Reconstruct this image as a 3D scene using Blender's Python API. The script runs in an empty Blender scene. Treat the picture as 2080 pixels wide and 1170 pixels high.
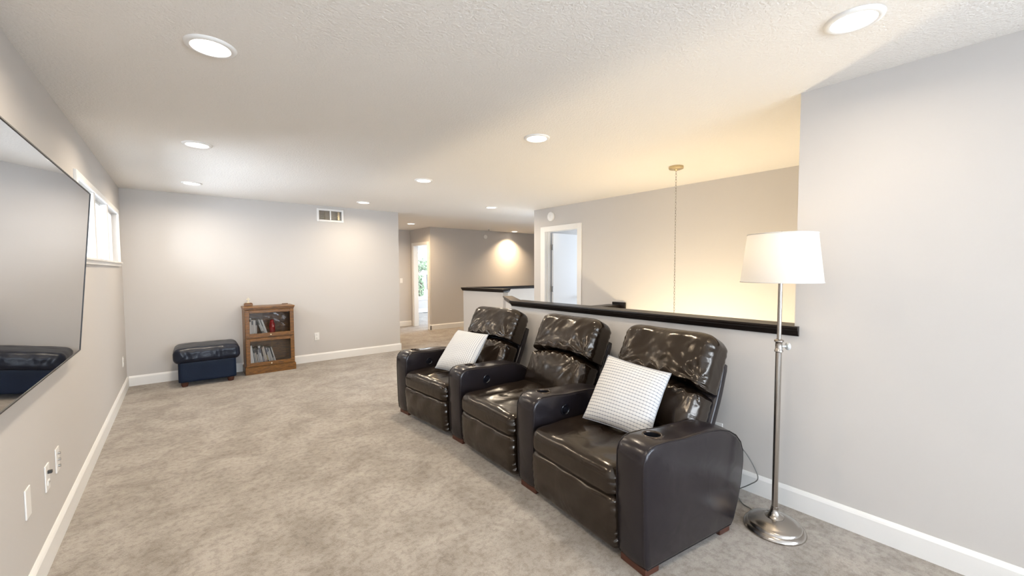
import bpy, bmesh, math, random
from mathutils import Vector, Matrix, noise
random.seed(7)
SC = bpy.context.scene
COL = SC.collection
PI = math.pi

# ------------------------------------------------------------------ camera
cam_d = bpy.data.cameras.new('camera'); cam = bpy.data.objects.new('camera', cam_d); COL.objects.link(cam)
cam_d.sensor_fit = 'HORIZONTAL'; cam_d.sensor_width = 36.0
cam_d.lens = 36.0 * 831.14 / 2080.0
cam_d.clip_start = 0.02; cam_d.clip_end = 300
yaw, pit, rol = math.radians(39.052), math.radians(2.605), math.radians(-0.209)
fw = Vector((math.sin(yaw)*math.cos(pit), math.cos(yaw)*math.cos(pit), -math.sin(pit)))
rt = Vector((math.cos(yaw), -math.sin(yaw), 0)); up = rt.cross(fw)
r2 = rt*math.cos(rol) + up*math.sin(rol); u2 = -rt*math.sin(rol) + up*math.cos(rol)
mw = Matrix((( r2.x, u2.x, -fw.x, 0), (r2.y, u2.y, -fw.y, 0), (r2.z, u2.z, -fw.z, 1.433), (0, 0, 0, 1)))
cam.matrix_world = mw
SC.camera = cam

# ------------------------------------------------------------------ view / world / large lights
SC.view_settings.view_transform = 'Standard'; SC.view_settings.look = 'None'
SC.view_settings.gamma = 1.0; SC.view_settings.use_curve_mapping = False
SC.view_settings.exposure = 0.42

W = bpy.data.worlds.new('sky'); SC.world = W; W.use_nodes = True
nt = W.node_tree; bg = nt.nodes['Background']
bg.inputs['Color'].default_value = (0.80, 0.90, 1.0, 1); bg.inputs['Strength'].default_value = 9.0

def area(name, loc, target, sx, sy, power, color, parent=None, shape='RECTANGLE', spread=180):
    d = bpy.data.lights.new(name, 'AREA'); d.shape = shape; d.size = sx
    if shape in ('RECTANGLE', 'ELLIPSE'): d.size_y = sy
    d.energy = power; d.color = color; d.spread = math.radians(spread)
    o = bpy.data.objects.new(name, d); COL.objects.link(o)
    o.location = loc
    v = (Vector(target) - Vector(loc)).normalized()
    o.rotation_euler = v.to_track_quat('-Z', 'Y').to_euler()
    if parent: o.parent = parent
    return o
DAY = (0.73, 0.85, 1.0); WARM = (1.0, 0.85, 0.65)
P_BACK, P_HIGH, P_BED, P_DOOR, P_DOWN, P_CHAND, P_LAMP = 105, 27, 220, 90, 11, 90, .4
area('daylight_rear_windows', (0.2, -3.35, 1.35), (0.2, 0, 1.3), 1.5, 1.3, P_BACK*.5, DAY)
area('daylight_rear_windows', (2.0, -3.35, 1.35), (2.0, 0, 1.3), 1.1, 1.3, P_BACK*.5, DAY)
area('daylight_right_window', (2.98, -1.9, 1.35), (-.5, -1.0, 1.2), 1.3, 1.3, 185, DAY)
area('daylight_high_windows', (-0.80, 5.34, 1.82), (1, 5.34, 1.75), 2.4, 0.55, P_HIGH, DAY)
area('fill_bedroom_side', (9.3, 10.8, 1.3), (5, 10.8, 1.0), 1.6, 1.4, P_BED, DAY)  # added fill lamp to brighten the bedroom; the wall behind has no window
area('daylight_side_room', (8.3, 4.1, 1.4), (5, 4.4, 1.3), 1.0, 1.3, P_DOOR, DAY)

# ------------------------------------------------------------------ materials
def mat(name, color, rough=0.5, metal=0.0, spec=0.5, bump=None, var=None, coat=0.0, coat_rough=0.1, trans=0.0,
        emit=None, estr=0.0, sheen=0.0, coords='Object', ior=None):
    """bump=(scale, strength, distance[, detail]); var=(scale, colour2, amount[, detail])"""
    m = bpy.data.materials.new(name); m.use_nodes = True
    n = m.node_tree; b = n.nodes['Principled BSDF']; L = n.links
    b.inputs['Base Color'].default_value = (*color, 1); b.inputs['Roughness'].default_value = rough
    b.inputs['Metallic'].default_value = metal; b.inputs['Specular IOR Level'].default_value = spec
    if ior: b.inputs['IOR'].default_value = ior
    b.inputs['Coat Weight'].default_value = coat; b.inputs['Coat Roughness'].default_value = coat_rough
    b.inputs['Transmission Weight'].default_value = trans
    b.inputs['Sheen Weight'].default_value = sheen
    if emit: b.inputs['Emission Color'].default_value = (*emit, 1); b.inputs['Emission Strength'].default_value = estr
    tc = n.nodes.new('ShaderNodeTexCoord')
    if var:
        t = n.nodes.new('ShaderNodeTexNoise'); t.inputs['Scale'].default_value = var[0]
        t.inputs['Detail'].default_value = var[3] if len(var) > 3 else 3
        L.new(tc.outputs[coords], t.inputs['Vector'])
        r = n.nodes.new('ShaderNodeValToRGB'); r.color_ramp.elements[0].position = .5 - var[2]/2; r.color_ramp.elements[1].position = .5 + var[2]/2
        r.color_ramp.elements[0].color = (*color, 1); r.color_ramp.elements[1].color = (*var[1], 1)
        L.new(t.outputs['Fac'], r.inputs['Fac']); L.new(r.outputs['Color'], b.inputs['Base Color'])
    if bump:
        t = n.nodes.new('ShaderNodeTexNoise'); t.inputs['Scale'].default_value = bump[0]
        t.inputs['Detail'].default_value = bump[3] if len(bump) > 3 else 3
        L.new(tc.outputs[coords], t.inputs['Vector'])
        bp = n.nodes.new('ShaderNodeBump'); bp.inputs['Strength'].default_value = bump[1]; bp.inputs['Distance'].default_value = bump[2]
        L.new(t.outputs['Fac'], bp.inputs['Height']); L.new(bp.outputs['Normal'], b.inputs['Normal'])
    return m

M = {}
M['wall'] = mat('wall_paint', (0.570, 0.545, 0.522), .7, spec=.25, bump=(260, .08, .002))
M['ceiling'] = mat('ceiling_paint', (0.82, 0.79, 0.75), .8, spec=.2, bump=(85, .7, .006, 4))
M['white'] = mat('white_trim_paint', (0.80, 0.79, 0.77), .4, spec=.4, bump=(40, .02, .001))
M['door_white'] = mat('white_door_paint', (0.80, 0.80, 0.80), .4, spec=.4, bump=(40, .02, .001))
M['plastic'] = mat('white_plastic', (0.82, 0.81, 0.79), .35, bump=(30, .01, .001))
M['slot'] = mat('dark_slot', (0.03, 0.03, 0.03), .6, bump=(30, .01, .001))
M['espresso'] = mat('espresso_wood', (0.006, 0.004, 0.004), .34, spec=.25, bump=(30, .04, .001), var=(14, (0.010, 0.006, 0.005), .4))
M['nickel'] = mat('brushed_nickel', (0.42, 0.39, 0.36), .2, metal=1, bump=(120, .03, .001))
M['steel'] = mat('hinge_steel', (0.40, 0.39, 0.38), .4, metal=1, bump=(120, .03, .001))
M['brass'] = mat('pale_brass', (0.60, 0.50, 0.32), .3, metal=1, bump=(120, .03, .001))
M['knob'] = mat('brass_knob', (0.75, 0.65, 0.45), .3, metal=1, bump=(120, .03, .001))
M['bezel'] = mat('tv_bezel', (0.02, 0.02, 0.022), .4, metal=.2, bump=(60, .02, .001))
M['screen'] = mat('tv_screen', (0.006, 0.006, 0.008), .02, spec=1.0, bump=(3, .0, .0), ior=4.0)
M['cord'] = mat('grey_cord', (0.16, 0.16, 0.15), .5, bump=(60, .02, .001))
M['glass_knob'] = mat('clear_knob', (0.75, 0.80, 0.82), .08, metal=.5, bump=(60, .02, .001))
M['footwood'] = mat('reddish_foot_wood', (0.055, 0.017, 0.010), .4, bump=(50, .05, .001), var=(30, (0.085, 0.028, 0.016), .4))
M['cup'] = mat('cup_liner', (0.02, 0.022, 0.03), .18, metal=.4, bump=(60, .02, .001))
M['cupring'] = mat('cup_ring_leather', (0.06, 0.045, 0.035), .18, metal=.5, bump=(60, .02, .001))
M['switchp'] = mat('recline_button', (0.006, 0.007, 0.012), .22, bump=(60, .02, .001))
M['ott_side'] = mat('ottoman_navy_leather', (0.0025, 0.009, 0.026), .42, spec=.22, bump=(45, .15, .004), var=(5, (0.004, 0.012, 0.034), .5))
M['ott_top'] = mat('ottoman_top_leather', (0.003, 0.007, 0.019), .34, spec=.4, bump=(30, .25, .006), var=(5, (0.006, 0.010, 0.024), .5))

def leather(name, col, col2, rough, spec, tint, coat):
    m = bpy.data.materials.new(name); m.use_nodes = True; n = m.node_tree; L = n.links; b = n.nodes['Principled BSDF']
    tc = n.nodes.new('ShaderNodeTexCoord')
    a = n.nodes.new('ShaderNodeTexNoise'); a.inputs['Scale'].default_value = 3.0; a.inputs['Detail'].default_value = 4
    L.new(tc.outputs['Object'], a.inputs['Vector'])
    r = n.nodes.new('ShaderNodeValToRGB'); r.color_ramp.elements[0].position = .35; r.color_ramp.elements[1].position = .65
    r.color_ramp.elements[0].color = (*col, 1); r.color_ramp.elements[1].color = (*col2, 1)
    L.new(a.outputs['Fac'], r.inputs['Fac']); L.new(r.outputs['Color'], b.inputs['Base Color'])
    b.inputs['Roughness'].default_value = rough; b.inputs['Specular IOR Level'].default_value = spec; b.inputs['Specular Tint'].default_value = (*tint, 1)
    b.inputs['Coat Weight'].default_value = coat; b.inputs['Coat Roughness'].default_value = .12
    v = n.nodes.new('ShaderNodeTexVoronoi'); v.inputs['Scale'].default_value = 240
    L.new(tc.outputs['Object'], v.inputs['Vector'])
    w = n.nodes.new('ShaderNodeTexNoise'); w.inputs['Scale'].default_value = 7; w.inputs['Detail'].default_value = 2; w.inputs['Distortion'].default_value = .8
    L.new(tc.outputs['Object'], w.inputs['Vector'])
    b1 = n.nodes.new('ShaderNodeBump'); b1.inputs['Strength'].default_value = .12; b1.inputs['Distance'].default_value = .001
    L.new(v.outputs['Distance'], b1.inputs['Height'])
    b2 = n.nodes.new('ShaderNodeBump'); b2.inputs['Strength'].default_value = .38 if coat > .12 else .2; b2.inputs['Distance'].default_value = .015
    L.new(w.outputs['Fac'], b2.inputs['Height']); L.new(b1.outputs['Normal'], b2.inputs['Normal'])
    L.new(b2.outputs['Normal'], b.inputs['Normal'])
    return m
M['leather'] = leather('dark_brown_leather', (0.010, 0.0062, 0.0040), (0.017, 0.0108, 0.0070), .22, .50, (1, .90, .80), .15)
M['leather_arm'] = leather('dark_armrest_leather', (0.0105, 0.0088, 0.0118), (0.0155, 0.0130, 0.0155), .26, .42, (1, .96, .96), .10)  # bluish base colour holds the window reflection on the arms

def carpet():
    m = bpy.data.materials.new('beige_grey_carpet'); m.use_nodes = True; n = m.node_tree; L = n.links; b = n.nodes['Principled BSDF']
    tc = n.nodes.new('ShaderNodeTexCoord')
    def noi(s, d, dist=0, rough=.5):
        t = n.nodes.new('ShaderNodeTexNoise'); t.inputs['Scale'].default_value = s; t.inputs['Detail'].default_value = d
        t.inputs['Distortion'].default_value = dist; t.inputs['Roughness'].default_value = rough
        L.new(tc.outputs['Object'], t.inputs['Vector']); return t
    def ramp(t, p0, p1, c0, c1):
        r = n.nodes.new('ShaderNodeValToRGB'); r.color_ramp.elements[0].position = p0; r.color_ramp.elements[1].position = p1
        r.color_ramp.elements[0].color = (*c0, 1); r.color_ramp.elements[1].color = (*c1, 1); L.new(t.outputs['Fac'], r.inputs['Fac']); return r
    a = ramp(noi(3.2, 6, .5, .68), .36, .62, (0.270, 0.234, 0.198), (0.405, 0.365, 0.322))
    c = ramp(noi(26, 5, .0, .75), .38, .54, (0.52, 0.49, 0.46), (1.03, 1.03, 1.03))
    f = ramp(noi(240, 2, 0, .6), .3, .7, (0.72, 0.72, 0.72), (1.1, 1.1, 1.1))
    def mul(x, y, fac):
        k = n.nodes.new('ShaderNodeMix'); k.data_type = 'RGBA'; k.blend_type = 'MULTIPLY'; k.inputs['Factor'].default_value = fac
        L.new(x, k.inputs['A']); L.new(y, k.inputs['B']); return k.outputs['Result']
    o = mul(mul(a.outputs['Color'], c.outputs['Color'], .55), f.outputs['Color'], .6)
    L.new(o, b.inputs['Base Color']); b.inputs['Roughness'].default_value = .95; b.inputs['Specular IOR Level'].default_value = .1
    b.inputs['Sheen Weight'].default_value = .25
    bp = n.nodes.new('ShaderNodeBump'); bp.inputs['Strength'].default_value = .7; bp.inputs['Distance'].default_value = .006
    L.new(noi(160, 3).outputs['Fac'], bp.inputs['Height']); L.new(bp.outputs['Normal'], b.inputs['Normal'])
    return m
M['carpet'] = carpet()

def oak():
    m = bpy.data.materials.new('honey_oak'); m.use_nodes = True; n = m.node_tree; L = n.links; b = n.nodes['Principled BSDF']
    tc = n.nodes.new('ShaderNodeTexCoord'); mp = n.nodes.new('ShaderNodeMapping'); mp.inputs['Scale'].default_value = (3, 3, 26)
    L.new(tc.outputs['Object'], mp.inputs['Vector'])
    t = n.nodes.new('ShaderNodeTexNoise'); t.inputs['Scale'].default_value = 4; t.inputs['Detail'].default_value = 5; t.inputs['Distortion'].default_value = 1.2
    L.new(mp.outputs['Vector'], t.inputs['Vector'])
    r = n.nodes.new('ShaderNodeValToRGB'); r.color_ramp.elements[0].position = .35; r.color_ramp.elements[1].position = .65
    r.color_ramp.elements[0].color = (0.085, 0.034, 0.005, 1); r.color_ramp.elements[1].color = (0.25, 0.105, 0.014, 1)
    L.new(t.outputs['Fac'], r.inputs['Fac']); L.new(r.outputs['Color'], b.inputs['Base Color'])
    b.inputs['Roughness'].default_value = .35
    return m
M['oak'] = oak()

def pane(name, tint=(1, 1, 1), gloss=.12):
    m = bpy.data.materials.new(name); m.use_nodes = True; n = m.node_tree; n.nodes.clear(); L = n.links
    o = n.nodes.new('ShaderNodeOutputMaterial'); t = n.nodes.new('ShaderNodeBsdfTransparent'); t.inputs[0].default_value = (*tint, 1)
    g = n.nodes.new('ShaderNodeBsdfGlossy'); g.inputs['Roughness'].default_value = .01
    f = n.nodes.new('ShaderNodeFresnel'); f.inputs['IOR'].default_value = 1.5
    x = n.nodes.new('ShaderNodeMixShader'); L.new(f.outputs[0], x.inputs[0]); L.new(t.outputs[0], x.inputs[1]); L.new(g.outputs[0], x.inputs[2])
    L.new(x.outputs[0], o.inputs[0]); return m
M['glass'] = pane('window_glass'); M['case_glass'] = pane('cabinet_glass', (.93, .93, .93))

def shade_mat():
    m = bpy.data.materials.new('white_linen_shade'); m.use_nodes = True; n = m.node_tree; n.nodes.clear(); L = n.links
    o = n.nodes.new('ShaderNodeOutputMaterial'); d = n.nodes.new('ShaderNodeBsdfDiffuse'); d.inputs[0].default_value = (.74, .72, .69, 1)
    t = n.nodes.new('ShaderNodeBsdfTranslucent'); t.inputs[0].default_value = (.86, .82, .76, 1)
    tc = n.nodes.new('ShaderNodeTexCoord'); ns = n.nodes.new('ShaderNodeTexNoise'); ns.inputs['Scale'].default_value = 220
    bp = n.nodes.new('ShaderNodeBump'); bp.inputs['Strength'].default_value = .1; bp.inputs['Distance'].default_value = .001
    L.new(tc.outputs['Object'], ns.inputs['Vector']); L.new(ns.outputs['Fac'], bp.inputs['Height']); L.new(bp.outputs['Normal'], d.inputs['Normal'])
    x = n.nodes.new('ShaderNodeMixShader'); x.inputs[0].default_value = .35
    L.new(d.outputs[0], x.inputs[1]); L.new(t.outputs[0], x.inputs[2]); L.new(x.outputs[0], o.inputs[0]); return m
M['shade'] = shade_mat()

def emitm(name, col, s):
    m = bpy.data.materials.new(name); m.use_nodes = True; n = m.node_tree; n.nodes.clear()
    o = n.nodes.new('ShaderNodeOutputMaterial'); e = n.nodes.new('ShaderNodeEmission'); e.inputs[0].default_value = (*col, 1); e.inputs[1].default_value = s
    n.links.new(e.outputs[0], o.inputs[0]); return m
M['diffuser'] = emitm('led_diffuser', (1.0, .90, .78), 9.0)
M['bulb'] = emitm('warm_bulb', (1.0, .78, .5), 12.0)

def pillow_mat(name, rows, cols, h_w, v_w, dark):
    """woven white cloth with thin grey-blue windowpane lines, from UV"""
    m = bpy.data.materials.new(name); m.use_nodes = True; n = m.node_tree; L = n.links; b = n.nodes['Principled BSDF']
    uv = n.nodes.new('ShaderNodeUVMap'); s = n.nodes.new('ShaderNodeSeparateXYZ'); L.new(uv.outputs[0], s.inputs[0])
    def line(sock, cnt, w):
        a = n.nodes.new('ShaderNodeMath'); a.operation = 'MULTIPLY'; a.inputs[1].default_value = cnt; L.new(sock, a.inputs[0])
        f = n.nodes.new('ShaderNodeMath'); f.operation = 'FRACT'; L.new(a.outputs[0], f.inputs[0])
        c = n.nodes.new('ShaderNodeMath'); c.operation = 'LESS_THAN'; c.inputs[1].default_value = w; L.new(f.outputs[0], c.inputs[0]); return c.outputs[0]
    hl = line(s.outputs['Y'], rows, h_w); vl = line(s.outputs['X'], cols, v_w)
    wx = n.nodes.new('ShaderNodeMath'); wx.operation = 'MULTIPLY'; wx.inputs[1].default_value = .55; L.new(hl, wx.inputs[0])
    wy = n.nodes.new('ShaderNodeMath'); wy.operation = 'MULTIPLY'; wy.inputs[1].default_value = .13; L.new(vl, wy.inputs[0])
    ad = n.nodes.new('ShaderNodeMath'); ad.operation = 'ADD'; L.new(wx.outputs[0], ad.inputs[0]); L.new(wy.outputs[0], ad.inputs[1])
    pr = n.nodes.new('ShaderNodeMath'); pr.operation = 'MULTIPLY'; L.new(hl, pr.inputs[0]); L.new(vl, pr.inputs[1])
    p2 = n.nodes.new('ShaderNodeMath'); p2.operation = 'MULTIPLY'; p2.inputs[1].default_value = .35; L.new(pr.outputs[0], p2.inputs[0])
    a2 = n.nodes.new('ShaderNodeMath'); a2.operation = 'ADD'; a2.use_clamp = True; L.new(ad.outputs[0], a2.inputs[0]); L.new(p2.outputs[0], a2.inputs[1])
    k = n.nodes.new('ShaderNodeMix'); k.data_type = 'RGBA'; L.new(a2.outputs[0], k.inputs['Factor'])
    k.inputs['A'].default_value = (.60, .60, .60, 1); k.inputs['B'].default_value = (*dark, 1)
    L.new(k.outputs['Result'], b.inputs['Base Color']); b.inputs['Roughness'].default_value = .9; b.inputs['Specular IOR Level'].default_value = .15
    t = n.nodes.new('ShaderNodeTexNoise'); t.inputs['Scale'].default_value = 14; t.inputs['Detail'].default_value = 3
    tc = n.nodes.new('ShaderNodeTexCoord'); L.new(tc.outputs['Object'], t.inputs['Vector'])
    b1 = n.nodes.new('ShaderNodeBump'); b1.inputs['Strength'].default_value = .25; b1.inputs['Distance'].default_value = .006; L.new(t.outputs['Fac'], b1.inputs['Height'])
    b2 = n.nodes.new('ShaderNodeBump'); b2.inputs['Strength'].default_value = .3; b2.inputs['Distance'].default_value = .003; L.new(a2.outputs[0], b2.inputs['Height']); b2.invert = True
    L.new(b1.outputs['Normal'], b2.inputs['Normal']); L.new(b2.outputs['Normal'], b.inputs['Normal'])
    return m
M['check'] = pillow_mat('check_cloth', 22, 24, .22, .2, (.10, .12, .17))
M['check_piping'] = mat('check_cloth_back', (.30, .32, .36), .9, bump=(60, .1, .002))

# ------------------------------------------------------------------ helpers
def link(name, bm, m, parent=None, smooth=None, mats=None):
    me = bpy.data.meshes.new(name); bmesh.ops.recalc_face_normals(bm, faces=bm.faces[:]); bm.to_mesh(me); bm.free()
    for x in (mats or [m]): me.materials.append(x)
    if smooth is not None:
        for p in me.polygons: p.use_smooth = True
        if smooth < 180: me.set_sharp_from_angle(angle=math.radians(smooth))
    o = bpy.data.objects.new(name, me); COL.objects.link(o)
    if parent: o.parent = parent
    return o
def thing(name, label, cat, loc=(0, 0, 0), rz=0, group=None):
    o = bpy.data.objects.new(name, None); COL.objects.link(o); o.location = loc; o.rotation_euler = (0, 0, rz)
    o.empty_display_size = .1
    return tag(o, label, cat, group)
def tag(o, label, cat, group=None):
    o['label'] = label; o['category'] = cat
    if group: o['group'] = group
    return o
def struct(name, bm, m, smooth=None):
    o = link(name, bm, m, None, smooth); o['kind'] = 'structure'; return o
def box(bm, x0, x1, y0, y1, z0, z1, bev=0, seg=2):
    r = bmesh.ops.create_cube(bm, size=1)
    for v in r['verts']:
        v.co = Vector(((x0+x1)/2 + v.co.x*(x1-x0), (y0+y1)/2 + v.co.y*(y1-y0), (z0+z1)/2 + v.co.z*(z1-z0)))
    if bev:
        es = set(e for v in r['verts'] for e in v.link_edges)
        bmesh.ops.bevel(bm, geom=list(es), offset=bev, segments=seg, affect='EDGES', profile=.5)
    return r['verts']
def B(*boxes, bev=0, seg=2):
    bm = bmesh.new()
    for b in boxes: box(bm, *b, bev=bev, seg=seg)
    return bm
def lathe(bm, prof, seg=40, c=(0, 0, 0), axis='Z', cap=True):
    rings = []
    for r, z in prof:
        ring = []
        for i in range(seg):
            a = 2*PI*i/seg; p = Vector((r*math.cos(a), r*math.sin(a), z))
            if axis == 'X': p = Vector((p.z, p.x, p.y))
            if axis == 'Y': p = Vector((p.x, p.z, p.y))
            ring.append(bm.verts.new(p + Vector(c)))
        rings.append(ring)
    for a, b in zip(rings, rings[1:]):
        for i in range(seg): bm.faces.new((a[i], a[(i+1) % seg], b[(i+1) % seg], b[i]))
    if cap: bm.faces.new(rings[0]); bm.faces.new(rings[-1])
def L_(prof, seg=40, c=(0, 0, 0), axis='Z', cap=True):
    bm = bmesh.new(); lathe(bm, prof, seg, c, axis, cap); return bm
def tube(bm, pts, r, seg=8, closed=False):
    pts = [Vector(p) for p in pts]; n = len(pts); rings = []
    prev = None
    for i, p in enumerate(pts):
        a = pts[(i-1) % n] if (closed or i > 0) else p; b = pts[(i+1) % n] if (closed or i < n-1) else p
        t = (b-a).normalized()
        if prev is None:
            x = t.orthogonal().normalized()
        else:
            x = (prev - t*prev.dot(t)).normalized()
        prev = x; y = t.cross(x)
        rings.append([bm.verts.new(p + x*r*math.cos(2*PI*k/seg) + y*r*math.sin(2*PI*k/seg)) for k in range(seg)])
    rng = range(n if closed else n-1)
    for i in rng:
        a, b = rings[i], rings[(i+1) % n]
        for k in range(seg): bm.faces.new((a[k], a[(k+1) % seg], b[(k+1) % seg], b[k]))
    if not closed: bm.faces.new(rings[0]); bm.faces.new(rings[-1])
def catmull(pts, n=8):
    P = [Vector(p) for p in pts]; out = []
    for i in range(len(P)-1):
        p0, p1, p2, p3 = P[max(i-1, 0)], P[i], P[i+1], P[min(i+2, len(P)-1)]
        for k in range(n):
            t = k/n
            out.append(.5*((2*p1) + (-p0+p2)*t + (2*p0-5*p1+4*p2-p3)*t*t + (-p0+3*p1-3*p2+p3)*t**3))
    out.append(P[-1]); return out
def softbox(hx, hy, hz, r, n, f=None):
    """rounded box centred on the origin, half sizes hx hy hz, corner radius r, n cuts; f deforms"""
    bm = bmesh.new(); bmesh.ops.create_cube(bm, size=2)
    bmesh.ops.subdivide_edges(bm, edges=bm.edges[:], cuts=n, use_grid_fill=True)
    for v in bm.verts:
        c = v.co
        # widen sampling near the edges
        q = Vector([math.copysign(abs(k)**.8, k) for k in c])
        p = Vector((q.x*hx, q.y*hy, q.z*hz))
        i = Vector((max(-hx+r, min(hx-r, p.x)), max(-hy+r, min(hy-r, p.y)), max(-hz+r, min(hz-r, p.z))))
        d = p - i
        if d.length > 1e-9: p = i + d.normalized()*r
        v.co = f(p) if f else p
    return bm
def xf(bm, mtx): bmesh.ops.transform(bm, matrix=mtx, verts=bm.verts[:]); return bm
def nz(x, y, z, s): return noise.noise(Vector((x*s, y*s, z*s)))
def copy_tree(o, parent=None):
    c = o.copy(); COL.objects.link(c)
    if parent: c.parent = parent
    for ch in [k for k in bpy.data.objects if k.parent == o and k is not c]: copy_tree(ch, c)
    return c

# ------------------------------------------------------------------ setting
H = 2.44; XL = -0.546; YF = 6.894; XR = 2.811; XD = 4.74
YB = -3.2
def slab(rects, z0, z1):
    return B(*[(a, b, c, d, z0, z1) for a, b, c, d in rects])
E_ = 9.6
# floor: whole storey minus the two stair openings
struct('floor', slab([(-.7, 2.93, YB-.15, 13.0), (2.93, E_, YB-.15, .82), (4.74, E_, .82, 3.41), (2.93, E_, 3.41, 5.36),
                      (2.93, 4.5, 5.36, 6.35), (8.3, E_, 5.36, 6.35), (2.93, E_, 6.35, 13.0)], -.12, 0), M['carpet'])
struct('floor_lower', slab([(2.7, 8.6, .6, 6.6)], -2.8, -2.7), M['carpet'])
struct('ceiling', slab([(-.7, E_, YB-.15, 13.0)], H, H+.1), M['ceiling'])
# left wall with the high window opening
WY0, WY1, WZ0, WZ1 = 4.14, 6.57, 1.53, 2.09
struct('wall_left', B((-.67, XL, YB, WY0, 0, H), (-.67, XL, WY1, 7.02, 0, H), (-.67, XL, WY0, WY1, 0, WZ0), (-.67, XL, WY0, WY1, WZ1, H)), M['wall'])
VX0, VX1, VZ0, VZ1 = 1.715, 2.055, 2.225, 2.365
struct('wall_far', B((-.67, VX0, YF, 7.014, 0, H), (VX1, 3.018, YF, 7.014, 0, H), (VX0, VX1, YF, 7.014, 0, VZ0), (VX0, VX1, YF, 7.014, VZ1, H)), M['wall'])
struct('wall_right', B((XR, XR+.12, YB, -2.6, 0, H), (XR, XR+.12, -1.2, .816, 0, H), (XR, XR+.12, -2.6, -1.2, 0, .7), (XR, XR+.12, -2.6, -1.2, 2.0, H)), M['wall'])
struct('wall_stair_near', B((XR+.12, XD, .70, .816, -2.7, H), (XR, XR+.12, .70, .816, -2.7, 0)), M['wall'])
DY0, DY1, DZ = 4.245, 4.955, 2.05
struct('wall_stair_right', B((XD, XD+.12, .70, DY0-.015, -2.7, H), (XD, XD+.12, DY1+.015, 5.235, 0, H), (XD, XD+.12, DY0-.015, DY1+.015, DZ+.015, H)), M['wall'])
# back wall with two daylight windows
struct('wall_back', B((-.67, -.55, YB-.12, YB, 0, H), (.95, 1.45, YB-.12, YB, 0, H), (2.55, 2.93, YB-.12, YB, 0, H),
                      (-.55, .95, YB-.12, YB, 0, .7), (-.55, .95, YB-.12, YB, 2.0, H), (1.45, 2.55, YB-.12, YB, 0, .7), (1.45, 2.55, YB-.12, YB, 2.0, H)), M['wall'])
# hall and rooms beyond
HY = 8.73; HX = 4.60; SY = 9.80
struct('wall_hall_left', B((2.90, 3.0, 7.014, SY, 0, H)), M['wall'])
struct('wall_hall_end', B((2.90, HX, SY, SY+.12, 0, H)), M['wall'])
BY0, BY1 = 8.86, 9.62
struct('wall_hall_door', B((HX, HX+.12, HY, BY0, 0, H), (HX, HX+.12, BY1, 12.6, 0, H), (HX, HX+.12, BY0, BY1, 2.04, H)), M['wall'])
struct('wall_hall_back', B((HX+.12, E_, HY, HY+.12, 0, H)), M['wall'])
struct('wall_hall_right', B((E_-.1, E_, 5.1, HY, 0, H)), M['wall'])
struct('wall_hall_front', B((XD+.12, E_-.1, 5.115, 5.235, 0, H)), M['wall'])
# small room behind the open door
struct('wall_room_side', B((XD+.12, 8.4, 3.0, 3.1, 0, H)), M['wall'])
struct('wall_room_end', B((8.4, 8.5, 3.0, 5.115, 0, H)), M['wall'])
# bedroom
RY = 12.6; BW0, BW1, BWZ0, BWZ1 = 5.5, 7.4, .48, 2.03
struct('wall_bedroom_back', B((HX, BW0, RY, RY+.12, 0, H), (BW1, E_, RY, RY+.12, 0, H), (BW0, BW1, RY, RY+.12, 0, BWZ0), (BW0, BW1, RY, RY+.12, BWZ1, H)), M['wall'])
struct('wall_bedroom_right', B((E_-.1, E_, HY+.12, RY, 0, H)), M['wall'])

# half walls
HZ = 1.035
struct('wall_half_front', B((XR, XR+.12, .816, 3.49, -2.7, HZ)), M['wall'])
struct('wall_half_stair', B((XR+.12, XD, 3.41, 3.53, -2.7, .88)), M['wall'])
def wallseg(bm, p, q, w, z0, z1, side=1):
    """box along p->q of thickness w towards the left (side=1) or right"""
    p = Vector((*p, 0)); q = Vector((*q, 0)); d = (q-p).normalized(); nn = Vector((-d.y, d.x, 0))*side*w
    vs = [bm.verts.new(Vector((a.x, a.y, z))) for z in (z0, z1) for a in (p, q, q+nn, p+nn)]
    for f in ((0, 1, 2, 3), (4, 5, 6, 7), (0, 1, 5, 4), (1, 2, 6, 5), (2, 3, 7, 6), (3, 0, 4, 7)): bm.faces.new([vs[i] for i in f])
A0 = (4.33, 5.58); A1 = (4.18, 6.62)       # hall half wall, near end and far corner
B1 = (6.45, 6.30)                           # its return running to the right
bm = bmesh.new(); wallseg(bm, A0, A1, .12, 0, HZ, -1); struct('wall_half_hall', bm, M['wall'])
bm = bmesh.new(); wallseg(bm, (4.31, 6.60), (9.4, 5.86), .10, 0, HZ, 1); struct('wall_half_return', bm, M['wall'])
bm = bmesh.new(); wallseg(bm, (2.85, 3.49), (3.24, 4.12), .06, 0, HZ, -1); struct('wall_half_angled', bm, M['wall'])

# caps: a moulded dark board over each half wall (square board with a cove under it)
def cap(name, p, q, w, z, mats=M['espresso'], e0=.03, e1=.03, side=1):
    bm = bmesh.new(); p = Vector((*p, 0)); q = Vector((*q, 0)); d = (q-p).normalized(); nn = Vector((-d.y, d.x, 0))*side
    prof = [(-.034, 0.058), (-.036, .048), (-.034, .038), (-.024, .030), (-.020, .012), (-.012, 0.0), (w+.012, 0), (w+.020, .012), (w+.024, .030), (w+.034, .038), (w+.036, .048), (w+.034, .058)]
    rings = []
    for c, e in ((p, -e0), (q, e1)):
        rings.append([bm.verts.new(c + d*e*(1 if zz > .02 else .6) + nn*a + Vector((0, 0, z+zz))) for a, zz in prof])
    k = len(prof)
    for i in range(k): bm.faces.new((rings[0][i], rings[0][(i+1) % k], rings[1][(i+1) % k], rings[1][i]))
    bm.faces.new(rings[0]); bm.faces.new(rings[1])
    return struct(name, bm, mats)
cap('trim_1', (XR, .792), (XR, 3.44), .12, HZ, e0=0, side=-1)
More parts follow.
